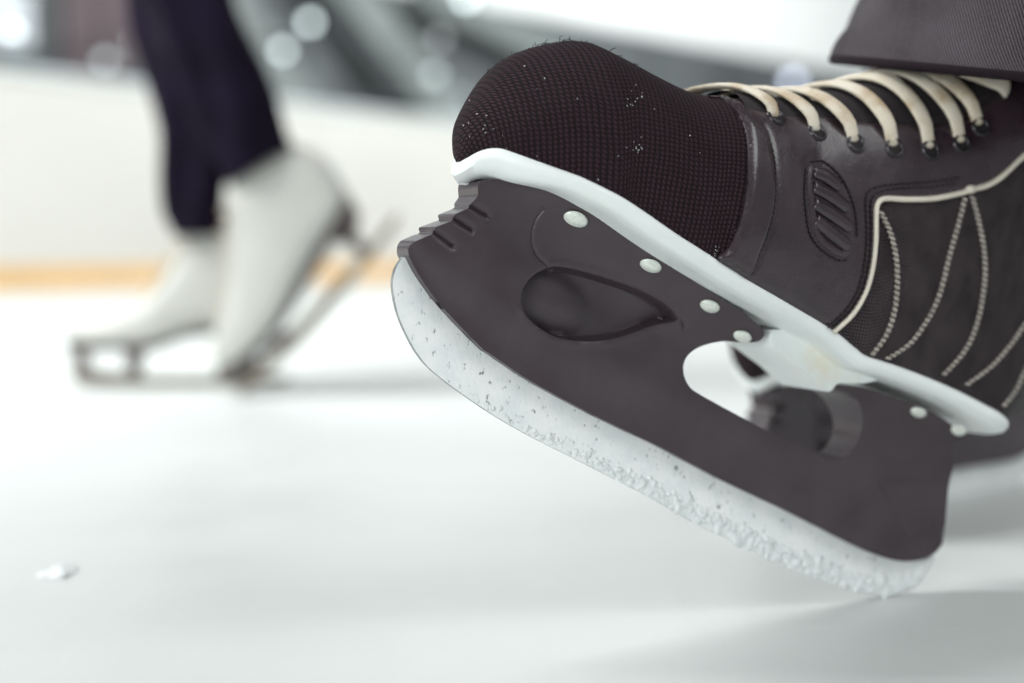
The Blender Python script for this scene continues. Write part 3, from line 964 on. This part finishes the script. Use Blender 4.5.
# underside rib of the sole between the two towers
rib_px = [(772, 330), (770, 338), (775, 349), (790, 360), (806, 372), (819, 384), (830, 393), (837, 383.5), (866, 383), (880, 380), (845, 356), (800, 330)]
rp = [hxz(*p, 0.0185) for p in rib_px]
vo, fo = cdt([tuple(p) for p in resample(rp + rp[:1], 0.0025)][:-1], [], 0.004)
bm = bmesh.new(); A = [bm.verts.new((p.x, -0.0185, p.y)) for p in vo]; B = [bm.verts.new((p.x, 0.0185, p.y)) for p in vo]
for f in fo: bm.faces.new([A[i] for i in f]); bm.faces.new([B[i] for i in reversed(f)])
mp_ = dict(zip(A, B))
for e in [e for e in bm.edges if len(e.link_faces) == 1 and e.verts[0] in mp_ and e.verts[1] in mp_]:
    bm.faces.new((e.verts[0], e.verts[1], mp_[e.verts[1]], mp_[e.verts[0]]))
from_bm('sole_arch', bm, M['white'], SK, auto=40)

# rivets
HB = BVHTree.FromPolygons([v.co.copy() for v in bpy.data.objects['blade_holder'].data.vertices], [tuple(p.vertices) for p in bpy.data.objects['blade_holder'].data.polygons])
for px, py, rad in ((575.5, 219.5, .0052), (650.5, 266, .0048), (709.5, 306.5, .0046), (742, 337, .0044), (918, 412.5, .0042), (958, 430.5, .0042)):
    d = lray(px, py).normalized(); l, nr, i, ds = HB.ray_cast(CL, d)
    if l is None: continue
    t1 = Vector((E1.x, 0, E1.y)); nr = nr - t1 * nr.dot(t1); nr = Vector((nr.x, min(nr.y, -0.2), nr.z)).normalized()
    nr = (nr + Vector((-E2.x, 0, -E2.y)) * 0.55).normalized()
    q = Matrix((t1, nr.cross(t1), nr)).transposed().to_4x4()
    bm = bmesh.new(); bmesh.ops.create_uvsphere(bm, u_segments=18, v_segments=10, radius=rad)
    bmesh.ops.transform(bm, matrix=Matrix.Translation(l) @ q @ Matrix.Diagonal((1.12, .85, 0.30, 1)), verts=bm.verts)
    mirror(from_bm('rivet', bm, M['rivet'], SK))

# ---- blade
bl_px = [(403, 257), (395.5, 270), (393, 287), (398.5, 315), (410.5, 342), (420, 357), (431.5, 370), (459, 391.5), (496, 416.5), (534, 438), (571, 456.5), (609, 476), (640, 491.5), (654, 504 - 5), (703, 527), (766, 556), (807, 574.5), (848, 588.5), (872, 595), (886, 597), (902, 592), (917, 581), (926, 566), (925, 552)]
bot = [hxz(*p, 0.0015) for p in [tuple(q) for q in crom(bl_px, 4)]]
top = [hxz(*p, 0.0015) for p in ((905, 540), (848, 520), (724, 461), (599, 398), (524, 357), (470, 318), (440, 280), (415, 258))]
prof = bot + top
vo, fo = cdt([tuple(p) for p in resample(prof + prof[:1], 0.0022)][:-1], [], 0.006)
bm = bmesh.new(); A = [bm.verts.new((p.x, -0.0015, p.y)) for p in vo]; B = [bm.verts.new((p.x, 0.0015, p.y)) for p in vo]
for f in fo: bm.faces.new([A[i] for i in f]); bm.faces.new([B[i] for i in reversed(f)])
mp_ = dict(zip(A, B)); side = []
for e in [e for e in bm.edges if len(e.link_faces) == 1 and e.verts[0] in mp_ and e.verts[1] in mp_]:
    side.append(bm.faces.new((e.verts[0], e.verts[1], mp_[e.verts[1]], mp_[e.verts[0]])))
for f in side: f.material_index = 1
ob = from_bm('blade', bm, M['steel'], SK, auto=30); ob.data.materials.append(M['edge'])
# crust of shaved ice sticking to the steel near its edge
bm = bmesh.new(); bedge = [Vector(p) for p in resample(bot, 0.0008)]
nE = len(bedge)
for i in range(1500):
    a = random.random() ** 0.75
    k = int(a * (nE - 1)); 
    if k < nE * 0.16: continue
    amt = sm(0.12, 0.65, k / nE)
    if random.random() > 0.25 + 0.75 * amt: continue
    p = bedge[k]; hgt = 0.0010 + abs(random.gauss(0, 1)) * (0.0011 + 0.0027 * amt)
    q = p + E2 * min(hgt, 0.0075) + E1 * 0.0003
    r_ = random.choice((1, 1, 1, 1.7)) * random.uniform(0.0003, 0.0012) * (0.6 + 0.9 * amt)
    g = bmesh.ops.create_icosphere(bm, subdivisions=1, radius=r_)['verts']
    bmesh.ops.transform(bm, matrix=Matrix.Translation((q.x, -0.0014, q.y)) @ Matrix.Rotation(random.random() * 3, 4, 'Y') @ Matrix.Diagonal((random.uniform(.8, 1.9), 0.55, random.uniform(.6, 1.2), 1)), verts=g)
from_bm('shaved_ice_crust', bm, M['snow'], SK, kind='stuff')
# specks of snow on the toe cap and fuzz of the knit along its top
bm = bmesh.new()
for i in range(70):
    px, py = random.choice([(random.gauss(478, 14), random.gauss(128, 9)), (random.uniform(465, 735), random.uniform(60, 240)), (random.gauss(640, 8), random.gauss(100, 5)), (random.gauss(634, 6), random.gauss(147, 5)), (random.gauss(720, 8), random.gauss(252, 5)), (random.gauss(740, 8), random.gauss(268, 5))])
    d = lray(px, py).normalized(); l, nr, k, ds = bvh.ray_cast(CL, d)
    if l is None: continue
    g = bmesh.ops.create_icosphere(bm, subdivisions=1, radius=random.uniform(.00012, .0003))['verts']
    bmesh.ops.transform(bm, matrix=Matrix.Translation(l + (nr if nr.dot(d) < 0 else -nr) * 0.0004), verts=g)
from_bm('snow_specks', bm, M['snow'], SK, kind='stuff')
bm = bmesh.new()
for i in range(150):
    u = random.uniform(2.5, 8); th = PI / 2 + random.gauss(0, 0.25)
    if random.random() < .5: u = random.gauss(5.4, .6)
    p = bpt(u, th); nr = bnorm(u, th); P = [p]
    v_ = (nr + Vector((random.gauss(0, .8), random.gauss(0, .8), random.gauss(0, .8)))).normalized() * random.uniform(.0003, .0007)
    for k in range(3):
        P.append(P[-1] + v_); v_ = (v_ + Vector((random.gauss(0, 1), random.gauss(0, 1), random.gauss(0, 1))) * 0.0006 - nr * .0004)
    tube(bm, P, 0.00016, None, 4)
from_bm('knit_fuzz', bm, M['dark_thread'], SK, kind='stuff')

# ---- the other skate of the pair, standing behind
def place_like(root, toe_px, toe_d, yaw, pitch, z=None):
    pass
SK2 = copy_tree(SK)
SK2['label'] = 'other black hockey skate mostly hidden behind the front one, seen through the holder gap'
for ch in SK2.children:
    if ch.get('label'): del ch['label']
tipL = Vector((X0, 0, ztop(X0 + .001)))                # toe tip in the skate's own frame
tipr = ray(752, 378); tipW = CAM + tipr * (0.87 / tipr.y)
ang = math.atan2(tipL.z, -tipL.x); Ls = tipL.length
PIT = ang - math.asin(min(1, (tipW.z - 0.004) / Ls))
Y2 = R(39)
rot2 = Matrix.Rotation(Y2, 4, 'Z') @ Matrix.Rotation(-PIT, 4, 'Y')
tr2 = tipW - rot2.to_3x3() @ tipL
SK2.matrix_world = Matrix.Translation((tr2.x, tr2.y, tr2.z)) @ rot2
print('SK2', tr2, math.degrees(PIT))

# ================================================================== jeans of the near skater
PER = empty('person', (ORG.x + 0.05, ORG.y + 0.05, 0.25), label='skater in charcoal denim jeans wearing the black hockey skates', category='person')
PL = PER.location.copy()
def leg_loft(rings, seed, nseg=96, hem=True):
    """rings: (centre, rx, ry, tilt) ; returns verts, faces, uvs of a cloth tube with folds"""
    rnd = random.Random(seed); ph = [rnd.uniform(0, 6.28) for _ in range(8)]
    V, Fc, UV = [], [], []
    cc = crom([(*r[0], r[1], r[2], r[3]) if False else (r[0][0], r[0][1], r[0][2]) for r in rings], 8)
    rr = crom([(r[1], r[2], r[3]) for r in rings], 8)
    L = 0; prev = None
    for i, (c, r) in enumerate(zip(cc, rr)):
        if prev is not None: L += (c - prev).length
        prev = c
        for j in range(nseg + 1):
            a = 2 * PI * j / nseg
            fold = 0.0035 * math.sin(3 * a + ph[0] + 9 * L) + 0.0025 * math.sin(5 * a + ph[1] - 22 * L) + 0.002 * math.sin(30 * L + 2 * a + ph[2])
            fold *= sm(0.0, 0.03, L) * 1.5 + 0.1
            x = (r[0] + fold) * math.cos(a); y = (r[1] + fold) * math.sin(a)
            V.append(c + Vector((x, y, r[2] * math.sin(a) - r[2] * 0.65 * math.cos(a)))); UV.append((r[0] * a, L))
    n_ = nseg + 1
    for i in range(len(cc) - 1):
        for j in range(nseg):
            q = i * n_ + j; Fc.append((q, q + 1, q + n_ + 1, q + n_))
    return V, Fc, UV
rc = ray(985, 78); tc_ = 0.735 / rc.y; HC = CAM + rc * tc_ + Vector((0.004, 0, -0.0030))
r1 = [(Vector((HC.x + 0.000, HC.y, HC.z + 0.005)), 0.080, 0.080, 0.012), (Vector((HC.x + 0.003, HC.y, HC.z + 0.014)), 0.0805, 0.080, 0.012),
      (Vector((HC.x + 0.014, HC.y + 0.002, HC.z + 0.04)), 0.0815, 0.081, 0.008), (Vector((HC.x + 0.035, HC.y + 0.01, HC.z + 0.09)), 0.083, 0.083, 0.004),
      (Vector((HC.x + 0.06, HC.y + 0.03, HC.z + 0.18)), 0.088, 0.088, 0), (Vector((HC.x + 0.05, HC.y + 0.07, HC.z + 0.35)), 0.09, 0.09, 0), (Vector((HC.x + 0.06, HC.y + 0.14, HC.z + 0.55)), 0.105, 0.105, 0), (Vector((HC.x + 0.10, HC.y + 0.20, HC.z + 0.70)), 0.115, 0.12, 0)]
H2 = Vector((0.36, 1.12, 0.27))
r2 = [(H2, 0.075, 0.078, 0), (H2 + Vector((0.0, 0, .03)), 0.078, 0.08, 0), (H2 + Vector((0, -.01, .18)), 0.085, 0.085, 0), (H2 + Vector((0.02, -.03, .36)), 0.09, 0.09, 0), (H2 + Vector((0.05, -.03, .55)), 0.105, 0.105, 0), (H2 + Vector((0.05, -.03, .69)), 0.115, 0.12, 0)]
V, Fc, UV = leg_loft(r1, 3)
hem_ring = [V[j] for j in range(97)]
V2_, F2_, UV2_ = leg_loft(r2, 8)
F2_ = [tuple(i + len(V) for i in f) for f in F2_]
V = V + V2_; Fc = Fc + F2_; UV = UV + UV2_
hc = (r1[-1][0] + r2[-1][0]) / 2 + Vector((0, 0, 0.03))
pr = [(hc + Vector((0, 0, -0.10)), 0.12, 0.26, 0), (hc, 0.145, 0.27, 0), (hc + Vector((0, 0, 0.12)), 0.13, 0.23, 0), (hc + Vector((0, 0, 0.16)), 0.02, 0.04, 0)]
V3_, F3_, UV3_ = leg_loft(pr, 5)
F3_ = [tuple(i + len(V) for i in f) for f in F3_]
jeans = mesh('jeans', [p - PL for p in V + V3_], Fc + F3_, M['denim'], PER, uvs=UV + UV3_)
so = jeans.modifiers.new('cloth', 'SOLIDIFY'); so.thickness = 0.0022; so.offset = 1
bm = bmesh.new()
hemC = sum(hem_ring, Vector()) / len(hem_ring)
tube(bm, [p - PL + (p - hemC).normalized() * 0.0008 for p in hem_ring], 0.0026, 0.0019, 8, [(p - hemC) for p in hem_ring], caps=False)
from_bm('hem', bm, M['denim'], PER)

# ================================================================== background skater
SD = 1.776
def at(px, py, d=SD):
    r = ray(px, py); return CAM + r * (d / r.y)

def fig_boot(name, root, kn, wk, mat, orgp, npow=2.3):
    """kn: list of (welt pixel, top pixel, depth); wk half widths"""
    Bc = crom([tuple(at(*k[0], k[2])) for k in kn], 5); Tc = crom([tuple(at(*k[1], k[2])) for k in kn], 5)
    wc = crom([(w, 0) for w in wk], 5); V, Fc = [], []
    m = 28
    dv = Vector((0, 1, 0))
    for b, t_, w in zip(Bc, Tc, wc):
        for j in range(m + 1):
            th = PI * j / m; co, si = math.cos(th), math.sin(th)
            k = si ** (2 / npow); y = -w[0] * math.copysign(abs(co) ** (2 / npow), co)
            V.append(b + (t_ - b) * k + dv * y - orgp)
    for i in range(len(Bc) - 1):
        for j in range(m):
            q = i * (m + 1) + j; Fc.append((q, q + 1, q + m + 2, q + m + 1))
        q = i * (m + 1); Fc.append((q, q + m + 1, q + 2 * m + 1, q + m))
    return mesh(name, V, Fc, mat, root)

def slab(name, root, pxs, d, half, mat, orgp, bev=0.001):
    """upright plate cut to an outline, thickness 2*half"""
    P = [at(*p, d) for p in pxs]; bm = bmesh.new()
    A = [bm.verts.new(p + Vector((0, -half, 0)) - orgp) for p in P]; B = [bm.verts.new(p + Vector((0, half, 0)) - orgp) for p in P]
    bm.faces.new(A); bm.faces.new(B[::-1]); n_ = len(P)
    for i in range(n_): bm.faces.new((A[i], B[i], B[(i + 1) % n_], A[(i + 1) % n_]))
    bmesh.ops.triangulate(bm, faces=[f for f in bm.faces if len(f.verts) > 4])
    return from_bm(name, bm, mat, root, smooth=False)

# skate standing flat (left), slightly farther
dL = SD + 0.06
oL = at(150, 386, dL); oL.z = 0
FS = empty('figure_skate', oL, label='white figure skate standing flat on the ice, left of its pair', category='skate', group='white figure skates')
def gz(px, d, z):     # pixel row of a height z at depth d
    q = CR.transposed() @ Vector((0, d, z - CAMH)); return 341.5 - F * q.y / -q.z
kL = [((73, 338), (73, 334)), ((75, 341), (74, 327)), ((82, 341), (83, 320)), ((98, 341), (98, 314)), ((122, 341), (122, 306)), ((145, 341), (147, 294)), ((162, 339), (167, 272)), ((178, 334), (183, 245)), ((195, 329), (190, 222)), ((215, 325), (205, 212)), ((238, 324), (225, 208)), ((255, 326), (245, 212)), ((263, 328), (256, 240)), ((268, 329), (264, 290)), ((269, 329), (269, 322))]
fig_boot('boot', FS, [(b, t_, dL) for b, t_ in kL], [.004, .018, .028, .036, .040, .039, .037, .034, .033, .033, .033, .031, .027, .018, .004], M['fwhite'], oL)
slab('sole', FS, [(73, 338), (74, 347), (84, 350), (160, 349), (176, 342), (196, 335), (230, 333), (268, 336), (269, 328), (230, 326), (196, 329), (162, 340)], dL, .034, M['fsole'], oL)
slab('heel', FS, [(222, 333), (268, 335), (266, 352), (228, 352)], dL, .030, M['fsole'], oL)
yb = gz(0, dL, 0.0)
slab('blade', FS, [(74, 366), (73, 376), (78, yb - 3), (90, yb), (150, yb + .5), (240, yb), (288, yb - 4), (290, yb - 10), (240, yb - 9), (150, yb - 9), (92, yb - 9), (82, 372), (80, 364)], dL, .004, M['fblade'], oL)
for a in (([(76, 346), (88, 349), (86, 362), (88, yb - 8), (78, yb - 8), (74, 362)]), ([(126, 349), (144, 349), (139, 364), (140, yb - 8), (129, yb - 8), (131, 364)]), ([(236, 351), (258, 351), (252, 364), (254, yb - 8), (240, yb - 8), (242, 364)])):
    slab('stanchion', FS, a, dL, .007, M['fstan'], oL)
for i in range(6):
    a = at(148 + i * 7, 291 - i * 11, dL); bm = bmesh.new()
    P = [a + Vector((0, y_, -0.004 - 0.012 * abs(y_ / 0.03) ** 2)) - oL + Vector((0.004, 0, 0.006)) for y_ in [(-.026 + .052 * k / 8) for k in range(9)]]
    tube(bm, P, 0.003, 0.002, 6); from_bm('lace', bm, M['cream'], FS)

# skate with lifted heel (right), nearer
dR = SD - 0.05
oR = at(243, 389, dR)
FS2 = empty('figure_skate', oR, label='white figure skate on its toe with raised heel, right of its pair', category='skate', group='white figure skates')
kR = [((222, 371), (217, 368)), ((226, 371), (213, 357)), ((233, 367), (213, 342)), ((245, 356), (219, 318)), ((258, 345), (224, 296)), ((272, 331), (227, 272)), ((284, 314), (228, 250)), ((296, 291), (227, 226)), ((308, 268), (225, 203)), ((320, 247), (226, 184)), ((332, 228), (242, 165)), ((341, 213), (270, 150)), ((346, 204), (300, 145)), ((349, 199), (326, 160)), ((350, 197), (342, 182))]
fig_boot('boot', FS2, [(b, t_, dR) for b, t_ in kR], [.004, .018, .028, .036, .040, .039, .037, .035, .034, .034, .034, .033, .030, .022, .006], M['fwhite'], oR)
slab('sole', FS2, [(220, 369), (226, 378), (238, 370), (258, 350), (277, 331), (287, 316), (299, 295), (330, 244), (326, 236), (296, 290), (284, 313), (272, 330), (245, 355), (232, 367)], dR, .034, M['fsole'], oR)
slab('heel', FS2, [(326, 238), (349, 198), (357, 212), (356, 240), (340, 243)], dR, .030, M['fsole'], oR)
slab('blade', FS2, [(238, 380), (237, 390), (244, 393), (256, 384), (300, 343), (352, 284), (392, 232), (400, 218), (395, 214), (384, 228), (345, 278), (296, 332), (256, 370), (246, 376)], dR, .004, M['fblade'], oR)
for a in ([(228, 378), (241, 371), (250, 372), (248, 380), (240, 386)], [(270, 344), (284, 330), (290, 332), (300, 334), (290, 345), (282, 346)], [(344, 242), (356, 238), (366, 244), (374, 247), (366, 258), (358, 254)]):
    slab('stanchion', FS2, a, dR, .007, M['fstan'], oR)
for i in range(7):
    a = at(219 + i * 1.3, 318 - i * 18, dR); bm = bmesh.new()
    P = [a + Vector((-0.004 + 0.016 * abs(y_ / 0.03) ** 2, y_, 0)) - oR for y_ in [(-.026 + .052 * k / 8) for k in range(9)]]
    tube(bm, P, 0.003, 0.002, 6); from_bm('lace', bm, M['cream'], FS2)

# navy trousers
PB = empty('person', at(205, 240, SD), label='blurred skater in navy trousers with white figure skates, gliding left', category='person')
bl = PB.location.copy()
def cpt(px, py, d): return at(px, py, d)
def navy_leg(spec, d, seed):
    rings = [(at(px, py, d), r_, r_ * 1.05, tl) for px, py, r_, tl in spec]
    return leg_loft(rings, seed, 40)
A_ = navy_leg([(203, 236, .036, 0), (203, 215, .038, 0), (199, 150, .044, 0), (188, 70, .050, 0), (176, 0, .055, 0), (150, -160, .065, 0), (150, -330, .078, 0), (165, -480, .085, 0)], dL, 11)
B_ = navy_leg([(262, 168, .037, 0), (250, 140, .045, 0), (226, 80, .050, 0), (198, 20, .054, 0), (180, -20, .056, 0), (140, -150, .065, 0), (130, -330, .078, 0), (150, -480, .085, 0)], dR, 12)
V = list(A_[0]); Fc = list(A_[1]); UV = list(A_[2])
# cut the lifted leg's hem square to the shin
hr = []
for v_ in B_[0]: hr.append(v_)
for j in range(41):
    for i in range(0, 9):
        k = i * 41 + j; off = (hr[k].x - at(262, 168, dR).x)
        hr[k] = hr[k] + Vector((0, 0, off * 0.62 * (1 - i / 9)))
Fc += [tuple(i + len(V) for i in f) for f in B_[1]]; V += hr; UV += B_[2]
hcn = (at(165, -480, dL) + at(150, -480, dR)) / 2
C_ = leg_loft([(hcn + Vector((0, 0, -.08)), .10, .12, 0), (hcn, .125, .15, 0), (hcn + Vector((0, 0, .14)), .12, .14, 0), (hcn + Vector((0, 0, .17)), .02, .02, 0)], 4, 40)
Fc += [tuple(i + len(V) for i in f) for f in C_[1]]; V += C_[0]; UV += C_[2]
tr = mesh('trousers', [p - bl for p in V], Fc, M['navy'], PB, uvs=UV)
so = tr.modifiers.new('cloth', 'SOLIDIFY'); so.thickness = 0.002; so.offset = 1

# low bright lump on the near sheet
r_ = ray(60, 573); p = CAM + r_ * (-CAMH / r_.z)
bm = bmesh.new(); bmesh.ops.create_icosphere(bm, subdivisions=3, radius=1)
for v_ in bm.verts:
    k = 1 + 0.35 * math.sin(5 * v_.co.x + 2) * math.sin(4 * v_.co.y + 1) + 0.18 * math.sin(11 * v_.co.x + 7 * v_.co.y)
    v_.co = Vector((v_.co.x * .0085 * k, v_.co.y * .014 * k, max(-0.0005, v_.co.z * .0030 * k)))
o = from_bm('bright_lump', bm, M['snow'], None, label='small bright lump at the lower left', category='ice chip')
o.location = (p.x, p.y, 0)
print('DBG', CAMH, ORG, X0, XH, DBG)
